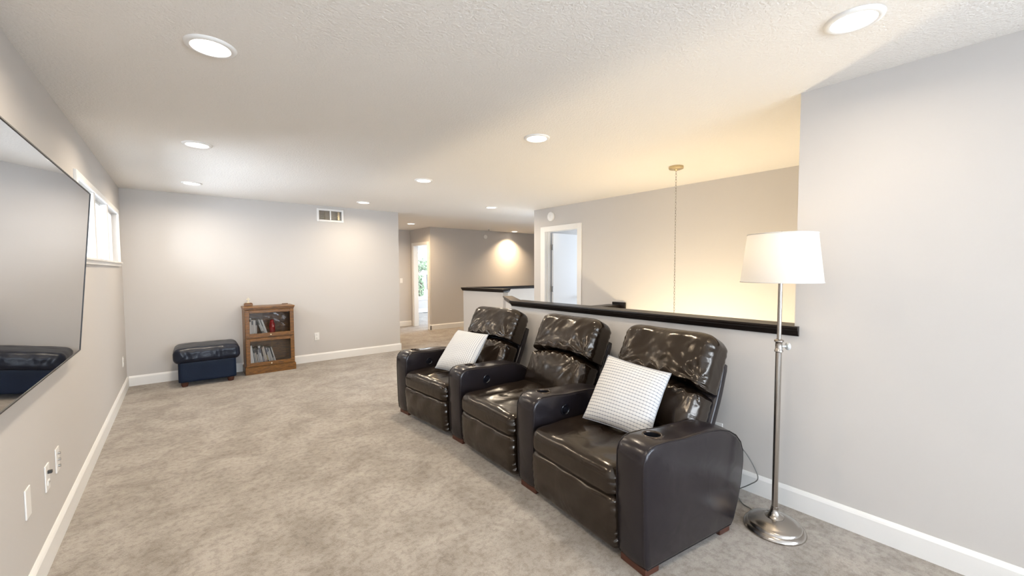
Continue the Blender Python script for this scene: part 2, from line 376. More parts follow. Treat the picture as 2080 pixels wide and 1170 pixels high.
cap('trim_2', (XR+.17, 3.47), (XD-.02, 3.47), .12, .88, e0=0, e1=.0, side=1)
cap('trim_3', A0, A1, .12, HZ, side=-1)
cap('trim_4', (4.34, 6.60), (9.4, 5.86), .10, HZ, side=1)
cap('trim_5', (2.835, 3.46), (3.24, 4.12), .05, HZ, side=-1, e0=0)
# the wooden rosette where the rail meets the wall
struct('trim_6', B((XD-.035, XD-.001, 3.36, 3.57, .845, .975), bev=.006), M['espresso'])

# baseboards: thin board with an eased top
def base(name, segs, h=.125, t=.016):
    bm = bmesh.new()
    for p, q, side in segs:
        p = Vector((*p, 0)); q = Vector((*q, 0)); d = (q-p).normalized(); nn = Vector((-d.y, d.x, 0))*side
        prof = [(0, 0), (t, 0), (t, h-.022), (t*.75, h-.012), (t*.45, h-.004), (t*.3, h), (0, h)]
        rr = [[bm.verts.new(c + nn*a + Vector((0, 0, z))) for a, z in prof] for c in (p, q)]
        k = len(prof)
        for i in range(k): bm.faces.new((rr[0][i], rr[0][(i+1) % k], rr[1][(i+1) % k], rr[1][i]))
        bm.faces.new(rr[0]); bm.faces.new(rr[1])
    o = link(name, bm, M['white']); o['kind'] = 'structure'; return o
base('baseboard_left', [((XL, YB), (XL, YF), -1)])
base('baseboard_far', [((XL+.016, YF), (3.034, YF), -1), ((3.018, YF-.016), (3.018, 7.03), -1)])
base('baseboard_right', [((XR, YB), (XR, 3.49), 1)])
base('baseboard_back', [((XL, YB), (XR, YB), 1)])
base('baseboard_hall_end', [((3.0, SY), (HX, SY), -1)])
base('baseboard_hall_back', [((HX-.016, HY), (E_-.1, HY), -1), ((HX, HY-.016), (HX, 8.78), 1)])
base('baseboard_bedroom', [((HX+.12, RY), (E_-.1, RY), -1)])
base('baseboard_half_hall', [(A0, A1, 1)])

# --- windows of the left wall: three panes side by side
def window_left():
    w = thing('window_1', None, None); del w['label']; del w['category']; w['kind'] = 'structure'
    y0, y1, z0, z1 = WY0, WY1, WZ0, WZ1
    c = .045
    fr = B((XL-.001, XL+.018, y0-c, y0, z0-c, z1+c), (XL-.001, XL+.018, y1, y1+c, z0-c, z1+c), (XL-.001, XL+.018, y0, y1, z1, z1+c),
           (XL-.001, XL+.018, y0, y1, z0-c, z0), bev=.003)
    link('window_casing', fr, M['white'], w)
    link('window_sill', B((XL-.075, XL+.035, y0-c, y1+c, z0-.014, z0+.004), bev=.003), M['white'], w)
    ys = [y0, 4.93, 5.73, y1]
    fb = bmesh.new()
    for a, b in zip(ys, ys[1:]):
        box(fb, XL-.075, XL-.045, a, a+.022, z0, z1); box(fb, XL-.075, XL-.045, b-.022, b, z0, z1)
        box(fb, XL-.075, XL-.045, a+.022, b-.022, z0, z0+.022); box(fb, XL-.075, XL-.045, a+.022, b-.022, z1-.022, z1)
    link('window_frame', fb, M['white'], w)
    link('mullion', B((XL-.075, XL+.006, ys[1]-.04, ys[1]+.04, z0, z1), (XL-.075, XL+.006, ys[2]-.04, ys[2]+.04, z0, z1), bev=.002), M['white'], w)
    for a, b in zip(ys, ys[1:]): link('pane', B((XL-.063, XL-.058, a+.022, b-.022, z0+.022, z1-.022)), M['glass'], w)
window_left()
def window_back(name, x0, x1, y, z0, z1, s, mull):
    w = bpy.data.objects.new(name, None); COL.objects.link(w); w['kind'] = 'structure'
    c = .07; t = .018
    a, b = (y-t, y) if s < 0 else (y, y+t)
    link('window_casing', B((x0-c, x0, a, b, z0-c, z1+c), (x1, x1+c, a, b, z0-c, z1+c), (x0, x1, a, b, z1, z1+c), (x0, x1, a, b, z0-c, z0), bev=.003), M['white'], w)
    d = y - s*.06
    fb = B((x0, x0+.05, d-.02, d+.02, z0, z1), (x1-.05, x1, d-.02, d+.02, z0, z1), (x0+.05, x1-.05, d-.02, d+.02, z0, z0+.05), (x0+.05, x1-.05, d-.02, d+.02, z1-.05, z1))
    for m in mull: box(fb, m-.025, m+.025, d-.02, d+.02, z0+.05, z1-.05)
    link('window_frame', fb, M['white'], w)
    link('pane', B((x0+.05, x1-.05, d-.003, d+.003, z0+.05, z1-.05)), M['glass'], w)
window_back('window_2', -.55, .95, YB, .7, 2.0, 1, [.2])
window_back('window_3', 1.45, 2.55, YB, .7, 2.0, 1, [2.0])
window_back('window_4', BW0, BW1, RY, BWZ0, BWZ1, -1, [])

def window_right():
    w = bpy.data.objects.new('window_5', None); COL.objects.link(w); w['kind'] = 'structure'
    y0, y1, z0, z1, c = -2.6, -1.2, .7, 2.0, .07
    link('window_casing', B((XR-.018, XR, y0-c, y0, z0-c, z1+c), (XR-.018, XR, y1, y1+c, z0-c, z1+c), (XR-.018, XR, y0, y1, z1, z1+c), (XR-.018, XR, y0, y1, z0-c, z0), bev=.003), M['white'], w)
    link('window_frame', B((XR+.04, XR+.08, y0, y0+.05, z0, z1), (XR+.04, XR+.08, y1-.05, y1, z0, z1), (XR+.04, XR+.08, y0+.05, y1-.05, z0, z0+.05), (XR+.04, XR+.08, y0+.05, y1-.05, z1-.05, z1), (XR+.04, XR+.08, -1.925, -1.875, z0+.05, z1-.05)), M['white'], w)
    link('pane', B((XR+.057, XR+.063, y0+.05, y1-.05, z0+.05, z1-.05)), M['glass'], w)
window_right()

# --- door 1 (open, at the end of the stairwell wall)
def door_1():
    d = bpy.data.objects.new('door_1', None); COL.objects.link(d); d['kind'] = 'structure'
    c = .085; y0, y1, z = DY0, DY1, DZ
    link('door_casing', B((XD-.016, XD, y0-c, y0, 0, z+c), (XD-.016, XD, y1, y1+c+.02, 0, z+c), (XD-.016, XD, y0, y1, z, z+c),
                          (XD+.12, XD+.136, y0-c, y0, 0, z+c), (XD+.12, XD+.136, y1+.03, y1+c, 0, z+c), bev=.004), M['white'], d)
    link('door_jamb', B((XD, XD+.12, y0-.015, y0, 0, z), (XD, XD+.12, y1, y1+.015, 0, z), (XD, XD+.12, y0-.015, y1+.015, z, z+.015),
                        (XD+.045, XD+.080, y1-.012, y1, 0, z), (XD+.045, XD+.080, y0, y0+.012, 0, z)), M['white'], d)
    leaf = link('door_leaf', B((XD+.140, XD+.140+.70, y1-.042, y1-.006, .012, z-.012), bev=.002), M['door_white'], d)
    for hz in (.25, 1.10, 1.80):
        hb = B((XD+.118, XD+.142, y1-.035, y1-.001, hz-.045, hz+.045))
        lathe(hb, [(.007, hz-.05), (.007, hz+.05)], 10, (XD+.131, y1-.044, 0))
        link('hinge', hb, M['steel'], leaf)
    lathe_b = L_([(.012, 0), (.012, .035), (.028, .045), (.030, .06), (.018, .072)], 20, (XD+.78, y1-.042, 0.95), 'Y')
    for v in lathe_b.verts: v.co.y = (y1-.042) - (v.co.y - (y1-.042))
    link('door_knob', lathe_b, M['nickel'], leaf)
door_1()
# --- door 2: cased opening in the hall, leaf swung into the bedroom
def door_2():
    d = bpy.data.objects.new('door_2', None); COL.objects.link(d); d['kind'] = 'structure'
    c = .075; y0, y1, z = BY0, BY1, 2.03
    link('door_casing', B((HX-.016, HX, y0-c, y0, 0, z+c), (HX-.016, HX, y1, y1+c, 0, z+c), (HX-.016, HX, y0, y1, z, z+c), bev=.004), M['white'], d)
    link('door_jamb', B((HX, HX+.12, y0, y0+.014, 0, z), (HX, HX+.12, y1-.014, y1, 0, z), (HX, HX+.12, y0, y1, z-.004, z+.01)), M['white'], d)
    leaf = link('door_leaf', B((HX+.135, HX+.84, y0+.002, y0+.037, .012, z-.012), bev=.002), M['door_white'], d)
    hb = B((HX+.115, HX+.137, y0+.006, y0+.016, .92, 1.0)); link('hinge', hb, M['steel'], leaf)
door_2()

# ------------------------------------------------------------------ ceiling lights
def downlight(x, y, label, power=P_DOWN, spread=165, col=WARM):
    t = thing('recessed_light', label, 'ceiling light', (x, y, H), 0, 'recessed ceiling lights')
    link('trim_ring', L_([(.074, -.002), (.076, -.010), (.084, -.012), (.097, -.007), (.100, -.0005)], 40, cap=False), M['white'], t, 60)
    link('diffuser', L_([(.001, -.0045), (.04, -.0045), (.074, -.003)], 40, cap=False), M['diffuser'], t)
    l = area('bulb_light', (0, 0, -.02), (0, 0, -1), .14, .14, power, col, t, 'DISK', spread)
    l.rotation_euler = (0, 0, 0); l.location = (0, 0, -.016)
    return t
LY = [(.14, 2.318, 'round recessed ceiling light, large and left, nearest above the wall-mounted television'),
      (.14, 4.156, 'round recessed ceiling light in the middle of the left row, before the high windows'),
      (.14, 6.02, 'round recessed ceiling light at the far end of the left row, above the blue footstool'),
      (2.155, .45, 'round recessed ceiling light at the upper right, beside the near right wall'),
      (2.16, 2.353, 'round recessed ceiling light above the recliners, left of the hanging chain'),
      (2.166, 4.24, 'round recessed ceiling light in the middle of the room, second before the wall vent'),
      (2.165, 6.169, 'round recessed ceiling light close to the white wall vent'),
      (3.955, 5.399, 'round recessed ceiling light beyond the dark capped half wall, left of the open door'),
      (3.95, 8.352, 'small recessed ceiling light in the hall in front of the bright bedroom doorway'),
      (6.93, 8.43, 'small recessed ceiling light at the hall back wall, throwing a pool of light on it')]
HALLC = (1.0, .74, .46)
for x, y, lb in LY:
    if y > 7: downlight(x, y, lb, P_DOWN*(2.6 if x < 5 else 2.0), 160 if x < 5 else 116, HALLC)
    else: downlight(x, y, lb, P_DOWN*(.4 if y < 1 else 1.0), 165)
# one more of the left row stands behind the camera
downlight(.14, .45, 'round recessed ceiling light nearest the back of the room')

# ------------------------------------------------------------------ wall and ceiling fittings
def outlet(name, label, cat, org, nx, ny, w=.072, h=.118, kind='duplex', group=None):
    """plate on a wall; (nx,ny) is the wall's normal into the room"""
    t = thing(name, label, cat, org, math.atan2(ny, nx), group)       # local +x points into the room
    link('cover_plate', B((0, .006, -w/2, w/2, -h/2, h/2), bev=.0025), M['plastic'], t)
    if kind == 'duplex':
        for s in (-1, 1):
            r = link('receptacle', softbox(.004, .017, .014, .004, 4), M['plastic'], t); r.location = (.006, 0, s*.026)
            link('slot', B((.003, .0045, -.008, -.006, -.004, .006), (.003, .0045, .006, .008, -.004, .005), (.003, .0045, -.002, .002, -.010, -.006)), M['slot'], r)
    elif kind == 'switch':
        link('rocker', B((.005, .010, -.017, .017, -.033, .033), bev=.002), M['plastic'], t)
    elif kind == 'cable':
        for s in (-1, 0, 1): link('jack', L_([(.007, .005), (.007, .016), (.004, .016)], 14, (0, 0, s*.034), 'X'), M['steel'], t)
    elif kind == 'plug':
        r = link('receptacle', softbox(.004, .017, .014, .004, 4), M['plastic'], t); r.location = (.006, 0, -.026)
        link('slot', B((.003, .0045, -.008, -.006, -.004, .006), (.003, .0045, .006, .008, -.004, .005)), M['slot'], r)
        link('plug', B((.005, .022, -.009, .009, .018, .034), bev=.003), M['slot'], t)
    return t
outlet('wall_plate', 'blank white wall plate low on the left wall, nearest of three below the television', 'wall plate', (XL, 2.67, .43), 1, 0, kind='blank', h=.13)
outlet('electrical_outlet', 'white outlet with a small dark plug, middle of three plates below the television', 'outlet', (XL, 3.0, .41), 1, 0, kind='plug', h=.13)
outlet('cable_plate', 'white cable plate with jacks, farthest of three plates below the television', 'wall plate', (XL, 3.22, .42), 1, 0, kind='cable', h=.13)
outlet('electrical_outlet', 'white outlet low on the left wall by the far corner', 'outlet', (XL, 6.49, .38), 1, 0)
outlet('electrical_outlet', 'white outlet on the far wall right of the wooden bookcase', 'outlet', (1.641, YF, .395), 0, -1)
outlet('light_switch', 'white light switch on the hall wall left of the bedroom doorway', 'light switch', (4.345, SY, 1.16), 0, -1, kind='switch')

def vent():
    t = thing('wall_vent', 'white rectangular wall vent with a centre bar, high on the far wall', 'vent', ((VX0+VX1)/2, YF, (VZ0+VZ1)/2))
    w, h = (VX1-VX0)/2, (VZ1-VZ0)/2
    link('frame', B((-w-.03, -w, -.012, 0, -h-.03, h+.03), (w, w+.03, -.012, 0, -h-.03, h+.03), (-w, w, -.012, 0, h, h+.03), (-w, w, -.012, 0, -h-.03, -h), (-.010, .010, -.012, 0, -h, h), bev=.003), M['white'], t)
    bm = bmesh.new()
    k = 9
    for i in range(k):
        z = -h + (i+.5)*2*h/k
        vs = box(bm, -w, w, -.001, .001, -.008, .008)
        R = Matrix.Rotation(math.radians(78), 4, 'X')
        for v in vs: v.co = R @ v.co + Vector((0, .02, z))
    link('louvres', bm, M['vent_l'], t)
    link('duct', B((-w, w, .10, .115, -h, h)), M['vent_d'], t)
    link('damper', B((-w+.10, -w+.104, .03, .07, -h, h)), M['brass'], t); link('damper', B((w-.05, w-.02, .03, .07, -h, h)), M['brass'], t)
M['vent_l'] = mat('vent_louvre_paint', (.50, .47, .43), .35, bump=(30, .01, .001))
M['vent_d'] = mat('duct_metal', (.66, .58, .46), .5, metal=.0, bump=(30, .01, .001))
vent()

def round_detector(org, rz, label, r=.075):
    t = thing('smoke_detector', label, 'smoke detector', org, rz)      # local +x into the room
    link('housing', L_([(r*.72, 0), (r, .004), (r, .018), (r*.92, .028), (r*.6, .036), (.001, .037)], 36, (0, 0, 0), 'X'), M['plastic'], t, 40)
    link('grille_ring', L_([(r*.55, .034), (r*.57, .040), (r*.50, .041), (r*.48, .034)], 30, (0, 0, 0), 'X', cap=False), M['plastic'], t, 40)
    link('test_button', L_([(.010, .036), (.010, .042), (.001, .043)], 16, (0, 0, 0), 'X'), M['plastic'], t, 40)
round_detector((XD, 4.815, 2.29), PI, 'round white smoke alarm on the wall above the open door')
round_detector((6.19, HY, 2.275), -PI/2, 'round white detector high on the hall back wall', .055)
t = thing('sprinkler_head', 'small dark round fitting on the hall ceiling above the round detector', 'ceiling fitting', (6.0, 8.30, H))
link('escutcheon', L_([(.062, 0), (.055, -.012), (.02, -.014)], 24), M['plastic'], t, 50)
link('head', L_([(.012, -.012), (.012, -.032), (.024, -.035), (.024, -.038), (.004, -.038)], 16), M['steel'], t, 50)

# hanging chain + fitting over the stairwell
def chandelier():
    t = thing('hanging_light', 'thin metal chain hanging from a round nickel ceiling canopy over the stairwell', 'pendant light', (3.835, 2.15, H))
    link('canopy', L_([(.066, 0), (.068, -.006), (.068, -.022), (.060, -.027), (.02, -.030), (.012, -.040), (.003, -.042)], 40), M['brass'], t, 40)
    bm = bmesh.new(); z = -.045; i = 0; lk = .030
    while z > -2.35:
        pts = []
        for k in range(12):
            a = 2*PI*k/12; u = .0065*math.cos(a); v = .017*math.sin(a)
            pts.append((u if i % 2 == 0 else 0, u if i % 2 else 0, z - lk/2 + v))
        tube(bm, pts, .0016, 5, True); z -= lk*.92; i += 1
    link('chain', bm, M['nickel'], t, 60)
    zb = z
    link('stem', L_([(.004, zb+.01), (.012, zb-.02), (.008, zb-.10), (.03, zb-.14), (.03, zb-.18), (.006, zb-.2)], 20), M['nickel'], t, 40)
    for k in range(3):
        a = 2*PI*k/3; c, s = math.cos(a), math.sin(a)
        ab = bmesh.new(); tube(ab, catmull([(.02*c, .02*s, zb-.15), (.12*c, .12*s, zb-.20), (.2*c, .2*s, zb-.17), (.22*c, .22*s, zb-.12)], 6), .007)
        arm = link('arm', ab, M['nickel'], t, 60)
        link('glass_shade', L_([(.03, zb-.12), (.05, zb-.09), (.065, zb-.04), (.07, zb)], 24, (.22*c, .22*s, 0), cap=False), M['shade'], arm, 60)
        link('bulb', L_([(.004, zb-.11), (.022, zb-.08), (.028, zb-.05), (.018, zb-.025), (.002, zb-.018)], 16, (.22*c, .22*s, 0)), M['bulb'], arm, 60)
    d = bpy.data.lights.new('bulb_light', 'POINT'); d.energy = P_CHAND; d.color = (1, .83, .56); d.shadow_soft_size = .12
    o = bpy.data.objects.new('bulb_light', d); COL.objects.link(o); o.parent = t; o.location = (0, 0, zb+.08)
chandelier()

# ------------------------------------------------------------------ television
def tv():
    # leans forward: top edge further out from the wall
    bot = Vector((-.496, 0, .941)); top = Vector((-.417, 0, 1.913))
    ang = math.atan2(top.x-bot.x, top.z-bot.z)
    t = thing('television', 'large flat television with a black glossy screen on the left wall', 'television', (-.496, 1.95, .941))
    t.rotation_euler = (0, ang, 0)
    hh = (top-bot).length; L0, L1 = 0.0, 1.70
    b = .006
    link('screen', B((-.004, 0, L0+b, L1-b, b, hh-b)), M['screen'], t)
    link('bezel', B((-.03, .003, L0, L0+b, 0, hh), (-.03, .003, L1-b, L1, 0, hh), (-.03, .003, L0+b, L1-b, 0, b), (-.03, .003, L0+b, L1-b, hh-b, hh), bev=.001), M['bezel'], t)
    link('back_cover', B((-.028, -.004, L0+b, L1-b, b, hh-b)), M['slot'], t)
    br = B((-.050, -.028, .55, .60, .2, .75), (-.050, -.028, 1.1, 1.15, .2, .75), (-.096, -.05, .55, 1.15, .58, .64))
    link('wall_bracket', br, M['slot'], t)
tv()

# ------------------------------------------------------------------ recliners
LEAN = math.radians(25)
def back_m():
    """local frame of the backrest: x lateral(+y of chair), y up along the back, z out to the front"""
    ev = Vector((math.sin(LEAN), 0, math.cos(LEAN))); et = Vector((-math.cos(LEAN), 0, math.sin(LEAN))); eu = Vector((0, 1, 0))
    o = Vector((.66, 0, .40))
    return Matrix(((eu.x, ev.x, et.x, o.x), (eu.y, ev.y, et.y, o.y), (eu.z, ev.z, et.z, o.z), (0, 0, 0, 1)))
BM_ = back_m()
def sstep(a, b, x):
    t = max(0, min(1, (x-a)/(b-a))); return t*t*(3-2*t)

def gap_line(u, U, k):     # the fold between head and lumbar cushions
    q = u/U
    return .312 + .072*(1-q*q) + .012*math.sin(3*q + k)
def head_cushion(seed):
    U, V0, V1 = .345, .24, .675
    hv = (V1-V0)/2; cv = (V1+V0)/2
    def f(p):
        u, v, t = p.x, p.y, p.z
        q = abs(u)/U; vv = (v+hv)/(2*hv)               # 0 bottom .. 1 top
        front = sstep(-.06, .09, t)
        t += front*(.030*(1-q**4)*max(0.0, math.sin(PI*min(1, max(0, vv*.95+.05))))**.8)
        # lower edge follows the arch, hangs as pleats
        low = 1 - sstep(0, .30, vv)
        lowest = gap_line(u, U, seed) - V0
        v += (lowest)*low*1.0
        pl = math.sin(u*48 + 2.2*nz(u, seed, 0, 5) + seed)*(.5+.5*nz(u, seed, 3, 9)) * (1-q**3)
        t += front*low*(.024*pl + .034*(1-q**2))
        v += low*front*.030*pl
        # broad soft creases
        t += front*(.014*nz(u, v, seed*3, 6) + .006*nz(u*1.6+v, v*.8, seed*5, 12))
        # creases running down towards the outer pinch points
        for s in (-1, 1):
            du = (s*U*.86 - u); dv = (v + cv - .36)
            rr = math.hypot(du, dv)+1e-4; an = math.atan2(dv, abs(du)+1e-4)
            t += front*.010*math.sin(an*11 + seed*2)*math.exp(-rr*9)*sstep(0, .04, rr)
        # side puckers along the seams
        e = sstep(.82, 1.0, q)
        t += .003*e*math.sin(v*130 + seed)
        # rounded shoulders
        u2 = u*(1 - .02*sstep(.75, 1, vv)**2)
        v -= .018*sstep(.55, 1, q)**2*sstep(.6, 1, vv)
        # dog-ear dimple on the upper corners
        return Vector((u2, v+cv, t-.005))
    bm = softbox(U, hv, .105, .062, 44, f)
    return xf(bm, BM_)
def lumbar_cushion(seed):
    U, V0, V1 = .335, .0, .40
    hv = (V1-V0)/2; cv = (V1+V0)/2
    def f(p):
        u, v, t = p.x, p.y, p.z
        q = abs(u)/U; vv = (v+hv)/(2*hv); front = sstep(-.06, .08, t)
        t += front*(.050*(1-q**3)*math.sin(PI*min(1, vv*.75+.12)))
        hi = sstep(.62, 1, vv)
        lim = gap_line(u, U, seed) + .008 - .042*(1-q*q) - V1
        v += lim*hi
        pl = math.sin(u*95 + 3*nz(u, seed, 1, 6))
        t += front*hi*(.014*pl*(1-q**3)) - front*sstep(.86, 1, vv)*.02
        v += front*hi*.006*pl
        t += front*(.009*nz(u, v, seed*3+8, 6) + .003*nz(u*2+v, v, seed, 14))
        for s in (-1, 1):
            du = (s*U*.9 - u); dv = (v + cv - .33); rr = math.hypot(du, dv)+1e-4; an = math.atan2(dv, abs(du)+1e-4)
            t += front*.010*math.sin(an*15 + seed)*math.exp(-rr*8)*sstep(0, .04, rr)
        e = sstep(.84, 1.0, q); t += .004*e*math.sin(v*150)
        return Vector((u, v+cv, t-.005))
    return xf(softbox(U, hv, .100, .07, 40, f), BM_)
def shell():
    def f(p):
        p = p.copy(); p.x *= 1 - .03*sstep(.1, .34, p.y); return p + Vector((0, .20, -.130))
    return xf(softbox(.335, .345, .032, .022, 12, f), BM_)
def seat_cushion(seed):
    def f(p):
        x, y, z = p.x, p.y, p.z
        q = abs(y)/.345; topf = sstep(-.02, .07, z)
        z += topf*(.022*(1-q**4)*(1-.4*abs(x)/.40)) 
        z += topf*(.005*nz(x, y, seed, 9) + .007*math.sin(y*26 + 3*nz(x, y, seed, 3))*sstep(-.42, -.2, x)*(1-sstep(.1, .5, x))*(1-q**2)*.7)
        # long soft creases running front to back near the middle
        z -= topf*.010*math.exp(-((y-.02-.05*nz(x, 0, seed, 4))/.008)**2)*sstep(-.30, -.22, x)*(1-sstep(.0, .25, x))
        # rolled-over front
        fr = 1 - sstep(-.42, -.30, x)
        x -= .012*fr*(1-q**4)*math.cos(z*12)
        e = sstep(.86, 1.0, q)*(1 - sstep(-.40, -.25, x))
        pk = (1+math.sin(z*150+seed*3+4*nz(x, y, z, 9)))*(.6+.5*nz(x, y, z, 20)); x += .008*e*pk; y *= 1 - .010*e*pk
        z += .016*x
        return Vector((x+.375, y, z+.378))
    return softbox(.405, .345, .078, .06, 40, f)
def footrest(seed):
    def f(p):
        x, y, z = p.x, p.y, p.z
        q = abs(y)/.343; fr = 1 - sstep(-.03, .02, x); h = (z+.13)/.26
        x -= fr*(.016*math.sin(PI*max(0, min(1, h)))*(1-q**4))
        x += fr*(.004*nz(x, y*1.5, z, 8) + .0035*math.sin(y*30+z*26+seed)*sstep(.2, 1, h))
        e = sstep(.88, 1.0, q)
        pk = (1+math.sin(z*140+seed+5*nz(x, y, z, 8)))*(.6+.5*nz(x, y, z, 20)); x += fr*.006*e*pk; y *= 1-.008*e*pk
        x += .021*max(0.0, 1-h)**1.5
        return Vector((x+.012, y, z+.175))
    return softbox(.042, .343, .138, .035, 36, f)

ARM_W = .180
PROF = [(0.024, .034), (.008, .056), (.0, .12), (-.006, .30), (-.010, .48), (-.008, .555), (.006, .592), (.035, .614), (.075, .622), (.16, .620), (.23, .612), (.29, .606),
        (.37, .606), (.48, .602), (.58, .590), (.66, .566), (.725, .530), (.772, .482), (.795, .425), (.797, .36), (.780, .25), (.752, .15), (.715, .060), (.69, .034)]
def inset(prof, r):
    n = len(prof); out = []
    for i in range(n):
        a = Vector(prof[i-1]); b = Vector(prof[i]); c = Vector(prof[(i+1) % n])
        e1 = (b-a).normalized(); e2 = (c-b).normalized(); nn = Vector((e1.y, -e1.x)) + Vector((e2.y, -e2.x)); nn.normalize()
        out.append((b.x + nn.x*r, b.y + nn.y*r))
    return out
def densify(prof, d=.03):
    out = []
    n = len(prof)
    for i in range(n):
        a = Vector(prof[i]); b = Vector(prof[(i+1) % n]); k = max(1, int((b-a).length/d))
        for j in range(k): out.append(tuple(a + (b-a)*j/k))
    return out
def arm_mesh(seed):
    bm = bmesh.new(); P0 = densify(PROF, .025); W2 = ARM_W/2; r = .020; rings = []
    steps = [(-W2, r), (-W2+.004, r*.45), (-W2+.012, r*.12), (-W2+.024, 0), (-W2+.05, -.004), (0, -.006), (W2-.05, -.004), (W2-.024, 0), (W2-.012, r*.12), (W2-.004, r*.45), (W2, r)]
    for y, ins in steps:
        rings.append([bm.verts.new((x, y, z)) for x, z in inset(P0, ins)])
    n = len(P0)
    for a, b in zip(rings, rings[1:]):
        for i in range(n): bm.faces.new((a[i], a[(i+1) % n], b[(i+1) % n], b[i]))
    bm.faces.new(rings[0]); bm.faces.new(rings[-1])
    for v in bm.verts:     # raised pad round the cup holder
        d = math.hypot(v.co.x-.145, v.co.y)
    return bm
CUP = (.148, 0.0)
def arm(parent, fx, fy, az, button=True):
    """an armrest part with its cup holder, button, piping and feet; fx fy az in world, converted to the chair frame"""
    Mw = Matrix.Translation((fx, fy, 0)) @ Matrix.Rotation(math.radians(az), 4, 'Z')
    Ml = parent_matrix[parent.name].inverted() @ Mw
    bm = arm_mesh(1)
    a = link('armrest', bm, M['leather_arm'], None, 55)
    # bore for the cup holder
    cut = link('cutter', L_([(.041, .53), (.041, .70)], 40, (CUP[0], 0, 0)), M['leather_arm'])
    md = a.modifiers.new('bore', 'BOOLEAN'); md.object = cut; md.operation = 'DIFFERENCE'; md.solver = 'EXACT'
    bpy.context.view_layer.update()
    dg = bpy.context.evaluated_depsgraph_get(); me = bpy.data.meshes.new_from_object(a.evaluated_get(dg))
    a.modifiers.clear(); a.data = me
    bpy.data.objects.remove(cut)
    a.parent = parent; a.matrix_local = Ml
    link('cup_holder', L_([(.0405, .6235), (.0395, .60), (.038, .542), (.001, .541)], 40, (CUP[0], 0, 0), cap=False), M['cup'], a, 50)
    link('cup_ring', L_([(.0400, .618), (.0405, .6262), (.0435, .6285), (.049, .6275), (.053, .6222)], 40, (CUP[0], 0, 0), cap=False), M['cupring'], a, 60)
    for s in (-1, 1):
        pb = bmesh.new(); pts = [(x, s*(ARM_W/2-.0075), z) for x, z in inset(densify(PROF, .03), .0035)]
        tube(pb, pts, .0028, 6, True); link('piping', pb, M['leather_arm'], a, 60)
    if button:
        y = -ARM_W/2
        link('recline_button', L_([(.038, -.001), (.037, .006), (.032, .008), (.028, .004), (.022, .002), (.020, .010), (.008, .013), (.001, .0135)], 32, (.26, y, .505), 'Y'), M['switchp'], a, 50)
        for o in [c for c in a.children if c.name.startswith('recline_button')]:
            for v in o.data.vertices: v.co.y = 2*y - v.co.y
    ft = [(.020, .115, -ARM_W/2+.012, ARM_W/2-.012), (.60, .69, -ARM_W/2+.012, ARM_W/2-.012)]
    for x0, x1, y0, y1 in ft:
        link('foot', B((x0, x1, y0, y1, 0, .036), bev=.004), M['footwood'], a)
    return a
parent_matrix = {}
def recliner(fx, fy, az, seed, label, arms):
    t = thing('recliner', label, 'recliner', (fx, fy, 0), math.radians(az), 'linked leather recliners')
    parent_matrix[t.name] = Matrix.Translation((fx, fy, 0)) @ Matrix.Rotation(math.radians(az), 4, 'Z')
    link('backrest_shell', shell(), M['leather_arm'], t, 60)
    link('lumbar_cushion', lumbar_cushion(seed), M['leather'], t, 180)
    link('head_cushion', head_cushion(seed), M['leather'], t, 180)
    link('seat_cushion', seat_cushion(seed), M['leather'], t, 180)
    link('footrest', footrest(seed), M['leather'], t, 180)
    link('base_frame', softbox(.33, .325, .13, .02, 4, lambda p: p + Vector((.40, 0, .20))), M['leather_arm'], t, 60)
    for a in arms: arm(t, *a)
    return t
recliner(1.66, 1.535, -5.4, 1.0, 'dark brown leather recliner nearest the floor lamp, a checked pillow on its seat',
         [(1.622, 1.117, -8, False), (1.70, 1.962, -3.7)])
recliner(1.717, 2.42, -2.1, 2.3, 'dark brown leather recliner in the middle of the three, its seat empty', [(1.735, 2.895, 1.0)])
recliner(1.70, 3.35, 4.1, 4.1, 'dark brown leather recliner at the far end of the row, leaning checked pillow on it', [(1.675, 3.80, 6.0)])

# ------------------------------------------------------------------ pillows
def pillow(label, BL, BR, TL, TR, puff, seed, turn=False):
    BL, BR, TL, TR = map(Vector, (BL, BR, TL, TR)); c = (BL+BR+TL+TR)/4
    nn = (BR-BL).cross(TL-BL).normalized()
    if nn.x > 0: nn = -nn                                  # faces the room
    t = thing('throw_pillow', label, 'pillow', c, 0, 'checked throw pillows')
    N = 34
    def pos(i, j, s):
        a = -1 + 2*i/N; b = -1 + 2*j/N
        ca = a*(1 - .045*(1-b*b)*abs(a)**3); cb = b*(1 - .045*(1-a*a)*abs(b)**3)
        u = (ca+1)/2; v = (cb+1)/2
        p = BL*(1-u)*(1-v) + BR*u*(1-v) + TL*(1-u)*v + TR*u*v
        h = puff*max(0.0, (1-a*a)*(1-b*b))**.42*(1 + .10*nz(a, b, seed, 2.2))
        return p - c + nn*s*h
    bm = bmesh.new(); uvl = bm.loops.layers.uv.new('UVMap')
    edge = {}
    def V(i, j, s):
        if i in (0, N) or j in (0, N): s = 0
        k = (i, j, s)
        if k not in edge: edge[k] = bm.verts.new(pos(i, j, s))
        return edge[k]
    for s in (1, -1):
        for i in range(N):
            for j in range(N):
                fc = bm.faces.new([V(i, j, s), V(i+1, j, s), V(i+1, j+1, s), V(i, j+1, s)])
                for l, (p, q) in zip(fc.loops, ((i, j), (i+1, j), (i+1, j+1), (i, j+1))): l[uvl].uv = (q/N, p/N) if turn else (p/N, q/N)
    link('pillow_cover', bm, M['check'], t, 180)
    pb = bmesh.new(); loop = [(i, 0) for i in range(N)] + [(N, j) for j in range(N)] + [(N-i, N) for i in range(N)] + [(0, N-j) for j in range(N)]
    tube(pb, [pos(i, j, 0) for i, j in loop], .0035, 6, True)
    link('seam_piping', pb, M['check_piping'], t, 60)
